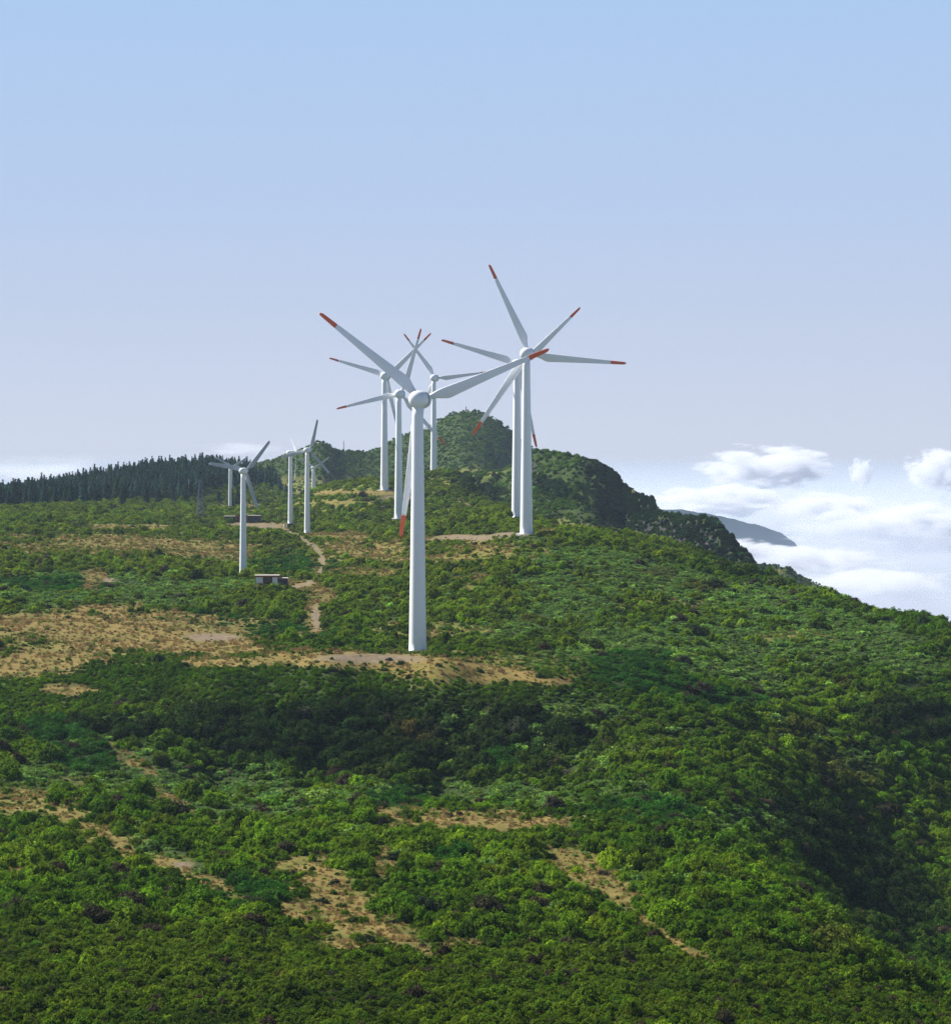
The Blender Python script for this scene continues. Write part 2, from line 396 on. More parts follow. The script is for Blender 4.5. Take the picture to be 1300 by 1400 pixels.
hill_me.materials.append(ground_material())
tag(new_obj('hillside', hill_me), kind='structure', label='green shrubby mountain ridge with dry grass clearings')

# sea far below the clouds
m_sea, nt, p = mat_new('sea_water')
p.inputs['Base Color'].default_value = (.03, .07, .12, 1); p.inputs['Roughness'].default_value = .03
sea = MB(); sea.add([(-150000, 3000, -900), (150000, 3000, -900), (150000, 42000, -900), (-150000, 42000, -900)], [(0, 1, 2, 3)])
tag(sea.build('sea', m_sea), kind='structure')

# distant ridge sinking into the mist
RD = np.array([(780, 690), (860, 687), (900, 690.5), (930, 692), (960, 695.5), (1000, 704), (1040, 713), (1065, 722), (1084, 734), (1100, 752), (1120, 790), (1260, 980)], float)
fx = np.arange(780, 1261, 4.0); fy = np.linspace(3900, 4900, 40)
FXX = (fx[None] - 650) / FPX * 4400 + 0 * fy[:, None]; FYY = np.repeat(fy[:, None], len(fx), 1)
zc = -(np.interp(fx, RD[:, 0], RD[:, 1]) - 600) / FPX * 4400
FZZ = zc[None] + (fbm(FXX / 25 + 3, FYY / 25, 4, .6) - .5) * 7 - .45 * np.abs(FYY - 4400) + CZ - (fbm(FXX / 90, FYY / 90, 5, .6)) * 14 * np.clip(np.abs(FYY - 4400) / 60, 0, 1)
far_me = grid_mesh('distant_hill', FXX, FYY, FZZ)
far_me.materials.append(plain_mat('distant_scrub', (.013, .028, .03), .95, .1, .4, .02))
tag(new_obj('distant_hill', far_me), kind='structure', label='dark distant ridge sinking into mist')

# ------------------------------------------------------------------ wind turbines
m_white = plain_mat('white_paint', (.80, .82, .84), .38, .4, .03, .6)
m_grey_paint = plain_mat('grey_blade_paint', (.40, .43, .47), .42, .4, .05, .6)
m_red = plain_mat('red_tip_paint', (.66, .115, .035), .45, .4, .1, 1.5)
m_gap = plain_mat('dark_seal', (.02, .025, .03), .6, .3)
m_concrete = plain_mat('concrete', (.33, .32, .30), .9, .2, .15, 2)
def tower_mesh(h, r0, r1):
    b = MB()
    prof = [(r0 * 1.06, -.6), (r0 * 1.06, .12), (r0 * 1.0, .16)]
    cuts = []
    for i in range(1, 25):
        t = i / 24
        r = r0 + (r1 - r0) * t ** .9
        prof.append((r, .16 + (h - .16) * t))
        if any(abs(t - c) < .021 for c in cuts):
            z = prof[-1][1]; prof += [(r - .012, z + .01), (r - .012, z + .03), (r, z + .04)]
    b.lathe(prof, 48)
    return b
def shade_mesh(b, name, mat):
    me = bpy.data.meshes.new(name)
    me.from_pydata(b.v, [], b.f); me.materials.append(mat)
    me.polygons.foreach_set('use_smooth', [len(q) == 4 for q in b.f])
    me.update(); return me
def blade_sections(R, root, cmax, ctip, r_lo, r_hi, n=34, cap=True):
    """lofted aerofoil along +Z from r_lo to r_hi; trailing edge towards +X"""
    b = MB(); K = 20; rings = []
    rs = np.linspace(r_lo, r_hi, n)
    for r in rs:
        t = r / R
        if t < .2:
            s = max(0, (t - .055) / .145); s = s * s * (3 - 2 * s)
            c = root + (cmax - root) * s; circ = 1 - s
        else:
            c = cmax + (ctip - cmax) * ((t - .2) / .8) ** .85; circ = 0
        if t > .965: c *= math.sqrt(max(.02, 1 - ((t - .965) / .0352) ** 2))
        thick = (root / c) * circ + (1 - circ) * (.26 - .13 * t)
        lead = c * (.5 * circ + .30 * (1 - circ))
        tw = math.radians(16 * (1 - t) ** 2 + 1)
        pre = -0.4 * (t ** 2)
        for k in range(K):
            a = 2 * math.pi * k / K
            x = .5 - .5 * math.cos(a)
            half = (circ * .5 * abs(math.sin(a)) + (1 - circ) * 1.45 * (.2969 * math.sqrt(x) - .126 * x - .3516 * x * x + .2843 * x ** 3 - .1015 * x ** 4) * 1.72) * thick * c
            yy = half if a <= math.pi else -half
            xx = x * c - lead
            rings.append((xx * math.cos(tw) - yy * math.sin(tw), xx * math.sin(tw) + yy * math.cos(tw) + pre, r))
    f = []
    for i in range(n - 1):
        for k in range(K):
            k2 = (k + 1) % K
            f.append((i * K + k, i * K + k2, (i + 1) * K + k2, (i + 1) * K + k))
    f.append(tuple(reversed(range(K)))); f.append(tuple(range((n - 1) * K, n * K)))
    b.add(rings, f); return b
BIG = dict(H=48.8, R=25.9, hub_y=3.5)
tw_big = shade_mesh(tower_mesh(47.6, 1.72, 1.02), 'tower', m_white)
b = MB(); b.lathe([(.02, -1.95), (.6, -1.9), (1.15, -1.62), (1.5, -1.15), (1.68, -.5), (1.74, .2), (1.74, .9), (1.73, 1.4), (1.7, 1.8), (1.5, 1.83)], 40, 'Y')
nac_big = shade_mesh(b, 'nacelle', m_white)
b = MB(); b.lathe([(1.4, 1.82), (1.62, 1.84), (1.62, 2.63), (1.4, 2.66)], 40, 'Y'); gap_big = shade_mesh(b, 'seal_ring', m_gap)
b = MB(); b.lathe([(1.66, 2.6), (1.74, 2.66), (1.74, 3.4), (1.62, 4.2), (1.4, 4.9), (.85, 5.4), (.3, 5.62), (.02, 5.66)], 40, 'Y'); hub_big = shade_mesh(b, 'rotor_hub', m_white)
bl_big = shade_mesh(blade_sections(27.0, 1.1, 2.35, .68, 1.3, 22.7, 40), 'blade', m_white)
tip_big = shade_mesh(blade_sections(27.0, 1.1, 2.35, .68, 22.702, 27.0, 18), 'blade_tip', m_red)
b = MB(); b.lathe([(2.9, -.8), (2.9, .16), (2.75, .22), (1.6, .24)], 32); found_big = shade_mesh(b, 'foundation', m_concrete)
# smaller and older machines
tw_small = shade_mesh(tower_mesh(26.6, 1.0, .62), 'tower', m_white)
b = MB(); b.lathe([(.02, -1.5), (.5, -1.47), (.78, -1.2), (.86, -.6), (.86, 1.0), (.74, 1.5), (.6, 1.55)], 24, 'Y'); nac_small = shade_mesh(b, 'nacelle', m_white)
b = MB(); b.lathe([(.55, 1.56), (.66, 1.62), (.66, 2.1), (.5, 2.6), (.2, 2.85), (.02, 2.9)], 24, 'Y'); hub_small = shade_mesh(b, 'rotor_hub', m_grey_paint)
bl_small = shade_mesh(blade_sections(10.6, .55, 1.35, .75, .5, 10.6, 24), 'blade', m_grey_paint)
m_weather = plain_mat('instrument_metal', (.2, .21, .22), .5, .5)
b = MB(); b.tube((0, -1.0, .7), (0, -1.0, 2.3), .05, .03, 6); b.tube((-.35, -1.0, 2.1), (.35, -1.0, 2.1), .03, .03, 6); b.box((.35, -1.0, 2.2), (.12, .12, .2)); b.box((-.35, -1.0, 2.2), (.2, .05, .12))
vane_small = shade_mesh(b, 'wind_vane', m_weather)

def turbine(key, label, theta, yaw, big=True, scale=1.0):
    px, py, d = FEET[key]
    x, y = at(px, d); z = ground1(x, y)
    t = empty('wind_turbine', (x, y, z - .1), -math.radians(yaw)); t.scale = (scale,) * 3
    tag(t, label, 'wind turbine', 'wind turbines along the ridge')
    if big: H, hy, tw, nc, hb, bl, tip, gap = BIG['H'], BIG['hub_y'], tw_big, nac_big, hub_big, bl_big, tip_big, gap_big
    else: H, hy, tw, nc, hb, bl, tip, gap = 27.3, 2.05, tw_small, nac_small, hub_small, bl_small, None, None
    new_obj('tower', tw, t)
    if big: new_obj('foundation', found_big, t)
    n_ = new_obj('nacelle', nc, t); n_.location = (0, 0, H)
    h_ = new_obj('rotor_hub', hb, t); h_.location = (0, 0, H)
    if gap: g_ = new_obj('seal_ring', gap, n_)
    for i in range(3):
        be = math.radians(90 - theta - 120 * i)
        q = new_obj('blade', bl, t); q.location = (0, hy, H); q.rotation_euler = (0, be, 0)
        if tip: new_obj('blade_tip', tip, q)
    return t
turbine('T1', 'largest and nearest white wind turbine with red blade tips, standing on the dry grass clearing', 21, 15)
turbine('T2', 'tall white wind turbine furthest right, its foot on the edge of the right slope', 114.6, 14)
turbine('T3', 'white red-tipped wind turbine standing just behind the rightmost tall turbine', 42.5, 14)
turbine('T4', 'white red-tipped wind turbine just left of and behind the nearest turbine', 72.5, 14)
turbine('T5', 'white red-tipped wind turbine standing by the thin dirt strip on the far green rise', 43, 15)
turbine('T6', 'farthest red-tipped wind turbine, its foot hidden behind the green rise before the peak', 126.5, 14)
turbine('S1', 'nearest small grey-bladed wind turbine beside the white-panelled hut', 50, 16, False)
turbine('S2', 'small grey-bladed wind turbine beside the dirt track, second nearest of the small ones', 74.5, 22, False, 1.02)
turbine('S3', 'small wind turbine seen with its rotor edge-on, beside the dark low cabin', 150, 76, False, 1.03)
turbine('S4', 'smallest wind turbine, half behind the one beside the dirt track', 34, 20, False, .92)
turbine('S5', 'small wind turbine in front of the brown gabled building', 31, 20, False, .98)
#VEG
# ------------------------------------------------------------------ foliage
def foliage_material(name, source):
    """leaf colour comes from each plant's own tint; source: 'INSTANCER' for scattered cover, 'OBJECT' for single plants"""
    m, nt, p = mat_new(name); n = nt.nodes; L = nt.links
    if source == 'INSTANCER':
        a = n.new('ShaderNodeAttribute'); a.attribute_type = 'INSTANCER'; a.attribute_name = 'tint'; colr = a.outputs['Color']
    else:
        colr = n.new('ShaderNodeObjectInfo').outputs['Color']
    v = n.new('ShaderNodeAttribute'); v.attribute_name = 'leaf'
    hv = n.new('ShaderNodeHueSaturation')
    mr = n.new('ShaderNodeMapRange'); mr.inputs['To Min'].default_value = .35; mr.inputs['To Max'].default_value = 1.75
    L.new(v.outputs['Fac'], mr.inputs['Value']); L.new(mr.outputs['Result'], hv.inputs['Value'])
    mh = n.new('ShaderNodeMapRange'); mh.inputs['To Min'].default_value = .515; mh.inputs['To Max'].default_value = .485
    L.new(v.outputs['Fac'], mh.inputs['Value']); L.new(mh.outputs['Result'], hv.inputs['Hue'])
    L.new(colr, hv.inputs['Color'])
    L.new(hv.outputs['Color'], p.inputs['Base Color'])
    p.inputs['Roughness'].default_value = .85; p.inputs['Specular IOR Level'].default_value = .04
    tr = n.new('ShaderNodeBsdfTranslucent'); L.new(hv.outputs['Color'], tr.inputs['Color'])
    mx = n.new('ShaderNodeMixShader'); mx.inputs['Fac'].default_value = .28
    L.new(p.outputs['BSDF'], mx.inputs[1]); L.new(tr.outputs['BSDF'], mx.inputs[2])
    L.new(mx.outputs['Shader'], n['Material Output'].inputs['Surface'])
    return m
m_leaf_cover = foliage_material('leaf_cover', 'INSTANCER')
m_leaf_single = foliage_material('leaf_single', 'OBJECT')
_ico = None
def icosphere(sub=1):
    import bmesh
    b = bmesh.new(); bmesh.ops.create_icosphere(b, subdivisions=sub, radius=1.0)
    v = np.array([q.co[:] for q in b.verts]); f = [[q.index for q in t.verts] for t in b.faces]; b.free()
    return v, f
ICO_V, ICO_F = icosphere(1)
def leaf_mesh(name, quads, leaf, cores=()):
    """quads: (n,4,3) leaf clumps; leaf: per clump 0..1; cores: (centre, radii) of the inside, coloured dark to stand for its shade"""
    vs = [quads.reshape(-1, 3)]; nq = len(quads)
    faces = [list(range(4 * i, 4 * i + 4)) for i in range(nq)]; val = [np.repeat(leaf, 4)]
    base = 4 * nq
    for c, r in cores:
        vs.append(ICO_V * np.array(r) + np.array(c)); faces += [[k + base for k in t] for t in ICO_F]; val.append(np.full(len(ICO_V), .12)); base += len(ICO_V)  # shade between the leaf heads is put into the cores' colour
    me = bpy.data.meshes.new(name)
    me.from_pydata(np.concatenate(vs).tolist(), [], faces)
    a = me.attributes.new('leaf', 'FLOAT', 'POINT'); a.data.foreach_set('value', np.concatenate(val).astype(np.float32))
    me.materials.append(m_leaf_single); me.update()
    return me
def clump_quads(rng, pos, nrm, size, spread=.7, aspect=1.3):
    n = len(pos)
    d = nrm + rng.normal(0, spread, (n, 3)); d /= np.linalg.norm(d, axis=1)[:, None] + 1e-9
    h = rng.normal(0, 1, (n, 3)); a = np.cross(d, h); a /= np.linalg.norm(a, axis=1)[:, None] + 1e-9
    b = np.cross(d, a)
    s = size * rng.uniform(.65, 1.35, n)[:, None]
    a = a * s * aspect * .5; b = b * s * .5
    bend = d * s * .18
    return np.stack([pos - a - bend, pos - b * .9, pos + a - bend, pos + b * .9], 1)
def shrub_mesh(name, seed, lobes, per, size, flat=.8, spread=.5, lobe_r=(.16, .27), ragged=.12):
    """a dome built of many small leafy heads with dark gaps between them"""
    rng = np.random.default_rng(seed)
    Q = []; V = []; cores = []
    lean = rng.normal(0, .12, 2)
    for i in range(lobes):
        ang = 2.39996 * i + rng.normal(0, .3); h = 1 - (i + .5) / lobes * .97
        rad = math.sqrt(max(0, 1 - h * h)) * rng.uniform(.6, .85)
        hh = h * rng.uniform(.58, 1.0)
        r = rng.uniform(*lobe_r)
        c = np.array([rad * math.cos(ang) + lean[0] * h, rad * math.sin(ang) + lean[1] * h, hh * flat * .85 + .08])
        p = rng.normal(0, 1, (per, 3)); p[:, 2] += .35; p /= np.linalg.norm(p, axis=1)[:, None]
        rr = r * (.8 + .3 * rng.random(per) + ragged * 2 * rng.random(per) ** 4)
        pos = c + p * rr[:, None]
        Q.append(clump_quads(rng, pos, p + np.array([0, 0, .4]), size, spread))
        V.append(np.clip(.42 + rng.normal(0, .16, per) + rng.normal(0, .16), 0, 1))
        cores.append((c - np.array([0, 0, .05]), (r * .72,) * 3))
    cores.append(((lean[0] * .4, lean[1] * .4, .18), (.66, .66, .42 * flat)))
    return leaf_mesh(name, np.concatenate(Q), np.concatenate(V), cores)
SHRUBS = [shrub_mesh('heath_shrub', 100 + i, 24 + 3 * (i % 4), 34, .10, (.78, .9, .7, .85, .95, .75)[i], .5, (.15, .27)) for i in range(6)]
FERNS = [shrub_mesh('fern_patch', 200 + i, 22, 26, .17, .5, .55, (.14, .3), .3) for i in range(3)]
BROOMS = [shrub_mesh('broom_shrub', 300 + i, 20, 60, .085, .6, .9, (.2, .32), .15) for i in range(3)]
def tuft_mesh(seed):
    rng = np.random.default_rng(seed); n = 46; Q = []
    for i in range(n):
        a = rng.uniform(0, 2 * math.pi); r = rng.uniform(0, .6) ** .7
        p = np.array([r * math.cos(a), r * math.sin(a), 0]); lean = np.array([rng.normal(0, .3), rng.normal(0, .3), 1.0]) * rng.uniform(.35, .8)
        w = np.array([math.cos(a + 1.3), math.sin(a + 1.3), 0]) * rng.uniform(.04, .09)
        Q.append([p - w, p + w, p + lean + w * .4, p + lean - w * .4])
    return leaf_mesh('grass_tuft', np.array(Q), np.clip(rng.normal(.5, .2, n), 0, 1))
TUFTS = [tuft_mesh(400 + i) for i in range(3)]

def cover(name, protos, X, Y, Z, scl, rot, tint, pick, label, mat=m_leaf_cover):
    """uncountable plant cover: one object that scatters plant shapes over its points"""
    me = bpy.data.meshes.new(name)
    P = np.stack([X, Y, Z], -1).astype(np.float32)
    me.vertices.add(len(P)); me.vertices.foreach_set('co', P.reshape(-1))
    def attr(nm, typ, arr, key='vector'):
        a = me.attributes.new(nm, typ, 'POINT'); a.data.foreach_set(key, np.ascontiguousarray(arr, dtype=np.int32 if typ == 'INT' else np.float32).reshape(-1))
    attr('scl', 'FLOAT_VECTOR', scl); attr('rot', 'FLOAT_VECTOR', rot); attr('pick', 'INT', pick, 'value')
    attr('tint', 'FLOAT_COLOR', np.concatenate([tint, np.ones((len(P), 1))], 1), 'color')
    o = new_obj(name, me)
    ng = bpy.data.node_groups.new(name + '_scatter', 'GeometryNodeTree')
    ng.interface.new_socket('Geometry', in_out='INPUT', socket_type='NodeSocketGeometry'); ng.interface.new_socket('Geometry', in_out='OUTPUT', socket_type='NodeSocketGeometry')
    N = ng.nodes; L = ng.links
    gi = N.new('NodeGroupInput'); go = N.new('NodeGroupOutput')
    jn = N.new('GeometryNodeGeometryToInstance')
    for p in protos:
        po = bpy.data.objects.new(p.name, p)          # shape only, not placed in the scene
        oi = N.new('GeometryNodeObjectInfo'); oi.inputs['Object'].default_value = po; oi.inputs['As Instance'].default_value = False
        sm = N.new('GeometryNodeSetMaterial'); sm.inputs['Material'].default_value = mat
        L.new(oi.outputs['Geometry'], sm.inputs['Geometry'])
        g2 = N.new('GeometryNodeGeometryToInstance'); L.new(sm.outputs['Geometry'], g2.inputs[0])
        sm.label = p.name
        protos_out.append(g2)
    jo = N.new('GeometryNodeJoinGeometry')
    for g2 in protos_out: L.new(g2.outputs[0], jo.inputs[0])
    protos_out.clear(); N.remove(jn)
    iop = N.new('GeometryNodeInstanceOnPoints'); iop.inputs['Pick Instance'].default_value = True
    def na(nm, typ):
        q = N.new('GeometryNodeInputNamedAttribute'); q.data_type = typ; q.inputs['Name'].default_value = nm
        return [s for s in q.outputs if s.enabled and s.name == 'Attribute'][0]
    L.new(gi.outputs[0], iop.inputs['Points']); L.new(jo.outputs[0], iop.inputs['Instance'])
    L.new(na('pick', 'INT'), iop.inputs['Instance Index']); L.new(na('rot', 'FLOAT_VECTOR'), iop.inputs['Rotation']); L.new(na('scl', 'FLOAT_VECTOR'), iop.inputs['Scale'])
    L.new(iop.outputs['Instances'], go.inputs[0])
    md = o.modifiers.new('scatter', 'NODES'); md.node_group = ng
    return tag(o, label, kind='stuff')
protos_out = []

def sample(dlo, dhi, rho, pxlo=-180, pxhi=1580):
    w = (pxhi - pxlo) / FPX
    n = int(rho * w * .5 * (dhi ** 2 - dlo ** 2))
    d = np.sqrt(RNG.uniform(dlo ** 2, dhi ** 2, n)); px = RNG.uniform(pxlo, pxhi, n)
    return (px - 650) / FPX * d, d
def hump(base, col, amt): return base * (1 - amt[:, None]) + np.array(col) * amt[:, None]
BANDS = [(165, 250, 3.4, .37), (250, 330, .66, .84), (330, 420, .66, .84), (420, 500, .62, .88), (500, 620, .62, .78), (620, 800, .52, .80), (800, 1000, .38, .88), (1000, 1300, .25, 1.0), (1300, 1620, .16, 1.2), (1620, 2000, .2, 1.15)]
acc = []
for dlo, dhi, rho, size in BANDS:
    X, Y = sample(dlo, dhi, rho)
    size_a = np.full(len(X), size)
    acc.append((X, Y, size_a))
X2, Y2 = sample(980, 1290, .34, 830, 1075); acc.append((X2, Y2, np.full(len(X2), 1.2)))
X4, Y4 = sample(434, 503, 1.1, -170, 860); acc.append((X4, Y4, np.full(len(X4), .55)))
X5, Y5 = sample(250, 640, .32, -120, 1420); acc.append((X5, Y5, np.full(len(X5), .36)))      # low undergrowth
X3, Y3 = sample(375, 820, .95, -40, 1340); acc.append((X3, Y3, np.full(len(X3), .47)))
X = np.concatenate([a[0] for a in acc]); Y = np.concatenate([a[1] for a in acc]); S = np.concatenate([a[2] for a in acc])
Z = ground(X, Y)
PXp, PYp = project(X, Y, Z)
zs, _ = terrain_parts(X, Y); which = np.argmax(np.array(zs), 0)
dcr = crest_d(np.clip(PXp, -400, 1700))
dR = np.stack([np.interp(PXp, R[:, 0], R[:, 2]) for R in RIDGES], 0)
vis = np.where(which == 0, Y < dcr + 45, Y < np.take_along_axis(dR, np.maximum(which - 1, 0)[None], 0)[0] + 25)
vis &= Z > CZ - 120
dry, earth, mead = dryness(X, Y, Z)
w1 = (fbm(X / 14 + 70, Y / 18, 4, .6) - .5) * 1.2
fern = blob_field(FERN, PXp, PYp, w1); broom = blob_field(BROOM, PXp, PYp, w1 * .6); shady = blob_field(SHADY, PXp, PYp, w1 * .5); rust = blob_field(RUST, PXp, PYp, w1)
fine = np.zeros(len(X), bool); fine[-len(X3):] = True
n3, n5, n4 = len(X3), len(X5), len(X4)
lipcov = np.zeros(len(X), bool); lipcov[len(X) - n3 - n5 - n4:len(X) - n3 - n5] = True
under = np.zeros(len(X), bool); under[len(X) - n3 - n5:len(X) - n3] = True
nA = fbm(X / 30 + 5, Y / 40 + 8, 4, .6); nB = fbm(X / 5 + 31, Y / 6 + 2, 3)
u = RNG.random(len(X))
clus = fbm(X / 3.2 + 61, Y / 4.5 + 17, 3, .6)
thin = np.clip(np.maximum(dry ** 1.4 * 1.05, mead * .62) - np.clip((clus - .56) * 5, 0, .9) * np.where(dry < .97, 1, .55), 0, 1)
keep = vis & (u > np.clip(thin + earth * 1.2, 0, 1) * .975)
# plants growing just in front of bare ground stay low
for step, cap in ((5, .55), (11, .7)):
    d2, e2, _m = dryness(X, Y + step, Z)
    S = np.where((e2 > .25) | (d2 > .55), np.minimum(S, cap), S)
# clearings keep only small scattered bushes; clear the turbine feet
small = dry > .3
S = S * RNG.lognormal(0, .42, len(X)) * np.where(small, .5, 1 - .45 * np.clip(dry / .3, 0, 1)) * (1 + .75 * shady) * np.where((Y < 250), 1, .72 + .6 * nB)
keep &= ~fine | (fern > .35)
keep &= fine | (fern < .4) | (RNG.random(len(X)) < .5)
keep &= ~lipcov | (PYp < 968)
# the lip of the plateau carries only low scrub
lip = (Y > 432) & (Y < 505) & (PYp < 968) & (PXp < 850)
S = np.where(lip, np.minimum(S, .62), S)
for k, (px, py, d) in FEET.items():
    fx_, fy_ = at(px, d)
    keep &= ~((np.abs(X - fx_) < 2.2 + S) & (Y < fy_ + 3) & (Y > fy_ - 4))
    near_foot = (np.abs(X - fx_) < 3.0) & (Y < fy_) & (Y > fy_ - (18 if d < 900 else 26))
    S = np.where(near_foot, np.minimum(S, .35), S)
kind = np.zeros(len(X), int)
r2 = RNG.random(len(X))
kind[fine | (r2 < fern * .85) | ((nA > .6) & (r2 < .35) & (Y > 260))] = 1
kind[(broom > .25) & (r2 > .12)] = 2
base = np.tile(np.array([.093, .188, .006]), (len(X), 1))
base = hump(base, (.182, .285, .010), np.clip((nA - .40) * 2.8, 0, .85))
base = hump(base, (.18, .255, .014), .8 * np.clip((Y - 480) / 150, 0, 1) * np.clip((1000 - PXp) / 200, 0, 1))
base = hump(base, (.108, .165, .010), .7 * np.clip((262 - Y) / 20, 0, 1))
base = hump(base, (.025, .065, .010), np.clip((.48 - nB) * 2.0, 0, .7))
base = hump(base, (.020, .042, .012), np.clip(shady * .85, 0, 1))  # shade of the hollow, bank and gullies painted into the leaf colour
S = np.where(kind == 1, S * .8, S)
base[kind == 1] = np.array([.155, .270, .050]); base[kind == 2] = np.array([.042, .13, .012])
base = hump(base, (.125, .105, .028), rust * .6)
odd = RNG.random(len(X))
base[odd < .035] = (.075, .065, .035)           # half dead heath
base[(odd > .035) & (odd < .10)] *= .55
base[(odd > .93)] *= np.array([1.5, 1.35, 1.1])
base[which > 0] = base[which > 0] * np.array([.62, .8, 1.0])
base[(which >= 2) & (PXp > 790)] *= np.array([.5, .55, .8])  # shade on the right-hand cliffs painted in: leaf colour made darker and bluer
S = np.minimum(S, 2.3)
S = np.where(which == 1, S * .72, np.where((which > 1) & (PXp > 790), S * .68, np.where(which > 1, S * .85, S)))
base *= RNG.lognormal(0, .2, (len(X), 1)) * np.array([1, 1, 1]) * RNG.normal(1, .06, (len(X), 3))
base = np.clip(base, .004, .5)
def emit(name, protos, sel, hs, label, sink=.12):
    n = int(sel.sum()); s = S[sel]
    scl = np.stack([s * RNG.uniform(.9, 1.2, n), s * RNG.uniform(.9, 1.2, n), s * hs * RNG.uniform(.6, 1.35, n)], -1)
    rot = np.stack([RNG.normal(0, .08, n), RNG.normal(0, .08, n), RNG.uniform(0, 6.28, n)], -1)
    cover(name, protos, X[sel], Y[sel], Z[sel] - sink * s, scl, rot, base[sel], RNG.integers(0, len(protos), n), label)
    return n
# the shrubs that show largest stand as objects of their own
def single(name, me, loc, s, hs, tint, label, cat, group):
    o = new_obj(name, me); o.location = loc; o.scale = (s, s * random.uniform(.9, 1.1), s * hs)
    o.rotation_euler = (random.gauss(0, .05), random.gauss(0, .05), random.uniform(0, 6.28)); o.color = tuple(tint) + (1,)
    return tag(o, label, cat, group)
inside = keep & (kind == 0) & (PXp > 5) & (PXp < 1295) & (PYp < 1392)
def largest(zone, n):
    idx = np.nonzero(inside & zone)[0]
    return idx[np.argsort(-(S[idx] / Y[idx]))[:n]]
ZONES = [((Y < 250), 55, 'olive heath bush in the dense thicket along the bottom of the picture', 'heath bushes of the bottom thicket'),
         ((Y >= 250) & (Y < 405) & (PXp < 950), 85, 'rounded heath bush on the lower slope among the dry grass strips', 'heath bushes of the lower slope'),
         ((Y >= 405) & (Y < 475) & (shady > .3) & (PXp < 950), 60, 'tall dark heath bush on the shaded bank below the nearest turbine', 'heath bushes of the shaded bank'),
         ((PXp >= 950) & (Y > 250) & (Y < 520), 45, 'dark heath bush on the steep right flank above the shaded gully', 'heath bushes of the right flank')]
for zone, n, lab, grp in ZONES:
    for i in largest(zone, n):
        single('heath_shrub', SHRUBS[i % 6], (X[i], Y[i], Z[i] - .12 * S[i]), S[i] * 1.05, 1.12, base[i], lab, 'bush', grp)
        keep[i] = False
DARK = (.04, .065, .022); OLIV = (.085, .125, .02); GREY = (.075, .09, .045); EMER = (.03, .1, .02)
NAMED = [
 (218, 905, 1.45, 1.3, DARK, 'round dark bush alone on the dry grass, biggest one left of the nearest turbine'),
 (255, 897, 1.2, .8, GREY, 'greyish low bush just right of the round dark bush on the dry grass'),
 (280, 895, .8, .9, GREY, 'small grey bush by the pale bare spot in the left dry clearing'),
 (252, 912, 1.3, .9, DARK, 'dark bush at the lower edge of the left dry clearing'),
 (95, 846, .9, 1.0, DARK, 'small dark bush near the upper edge of the left dry clearing'),
 (148, 849, 1.1, .9, DARK, 'dark bush at the top right of the left dry clearing, by the shrubs'),
 (230, 865, .75, .9, DARK, 'tiny dark bush in the middle of the dry clearing under the broom strip'),
 (50, 876, .7, 1.0, DARK, 'tiny dark bush left of the emerald broom patch in the dry clearing'),
 (157, 878, .8, .9, OLIV, 'small olive bush right of the emerald broom patch in the dry clearing'),
 (549, 909, 1.15, .8, DARK, 'dark flat bush on the dry grass just in front of the nearest turbine'),
 (532, 904, .8, 1.0, DARK, 'small dark bush left of the foot of the nearest turbine'),
 (497, 910, .7, .9, OLIV, 'small bush on the gravel left of the nearest turbine'),
 (473, 915, .7, .9, OLIV, 'small green bush at the left end of the clearing before the nearest turbine'),
 (525, 918, 1.0, .8, OLIV, 'olive bush at the lower edge of the clearing before the nearest turbine'),
 (600, 912, .9, .9, OLIV, 'olive bush on the dry strip just right of the nearest turbine'),
 (655, 918, .9, .9, OLIV, 'olive bush in the middle of the dry strip right of the nearest turbine'),
 (740, 926, 1.3, .9, OLIV, 'olive bush at the right end of the dry strip past the nearest turbine'),
 (1063, 803, 3.6, .85, OLIV, 'big green bush on the right skyline below the dark crag'),
 (1264, 854, 1.9, 1.3, DARK, 'dark bush on the skyline at the far right edge'),
 (1213, 848, 1.7, .8, DARK, 'low dark bush on the right skyline, left of the bush at the edge'),
 (977, 803, 2.7, 1.0, DARK, 'wide dark bush high on the right slope below the crag'),
 (1000, 813, 1.9, 1.0, DARK, 'dark bush just below the wide dark bush high on the right slope'),
 (946, 868, 3.0, .95, DARK, 'large dark bush in the pale fern on the right slope'),
 (934, 908, 2.1, .9, GREY, 'grey-green dome bush below the large dark bush on the right slope'),
 (707, 1004, 2.6, 1.2, GREY, 'grey domed bush in the middle of the shaded bank'),
 (420, 982, 2.3, 1.2, GREY, 'pale grey-green bush at the top of the shaded bank, left part'),
 (527, 1064, 2.2, 1.2, OLIV, 'round olive bush at the foot of the shaded bank'),
 (221, 1046, 1.8, 1.3, OLIV, 'tall olive bush at the foot of the bank beside the bare dirt streak'),
 (586, 1246, 1.9, 1.1, DARK, 'big dark bush at the right end of the large dry patch'),
 (456, 1211, .85, 1.0, DARK, 'small dark bush at the top of the large lower dry patch'),
 (440, 1236, .9, .9, DARK, 'dark bush at the left side of the large lower dry patch'),
 (466, 1240, .8, .9, OLIV, 'olive bush in the middle of the large lower dry patch'),
 (482, 1262, 1.0, .9, OLIV, 'bush in the lower half of the large dry patch, before the trio'),
 (499, 1290, 1.2, .9, DARK, 'dark bush at the bottom edge of the large lower dry patch'),
 (537, 1263, 1.0, .8, DARK, 'flat dark bush in the right half of the large lower dry patch'),
 (537, 1176, 1.1, 1.0, DARK, 'dark bush in the narrow dry gap above the large dry patch'),
 (620, 1136, 1.0, 1.0, DARK, 'dark bush at the lower edge of the long dry strip'),
 (752, 1116, .9, 1.1, DARK, 'dark bush at the right end of the long dry strip'),
]
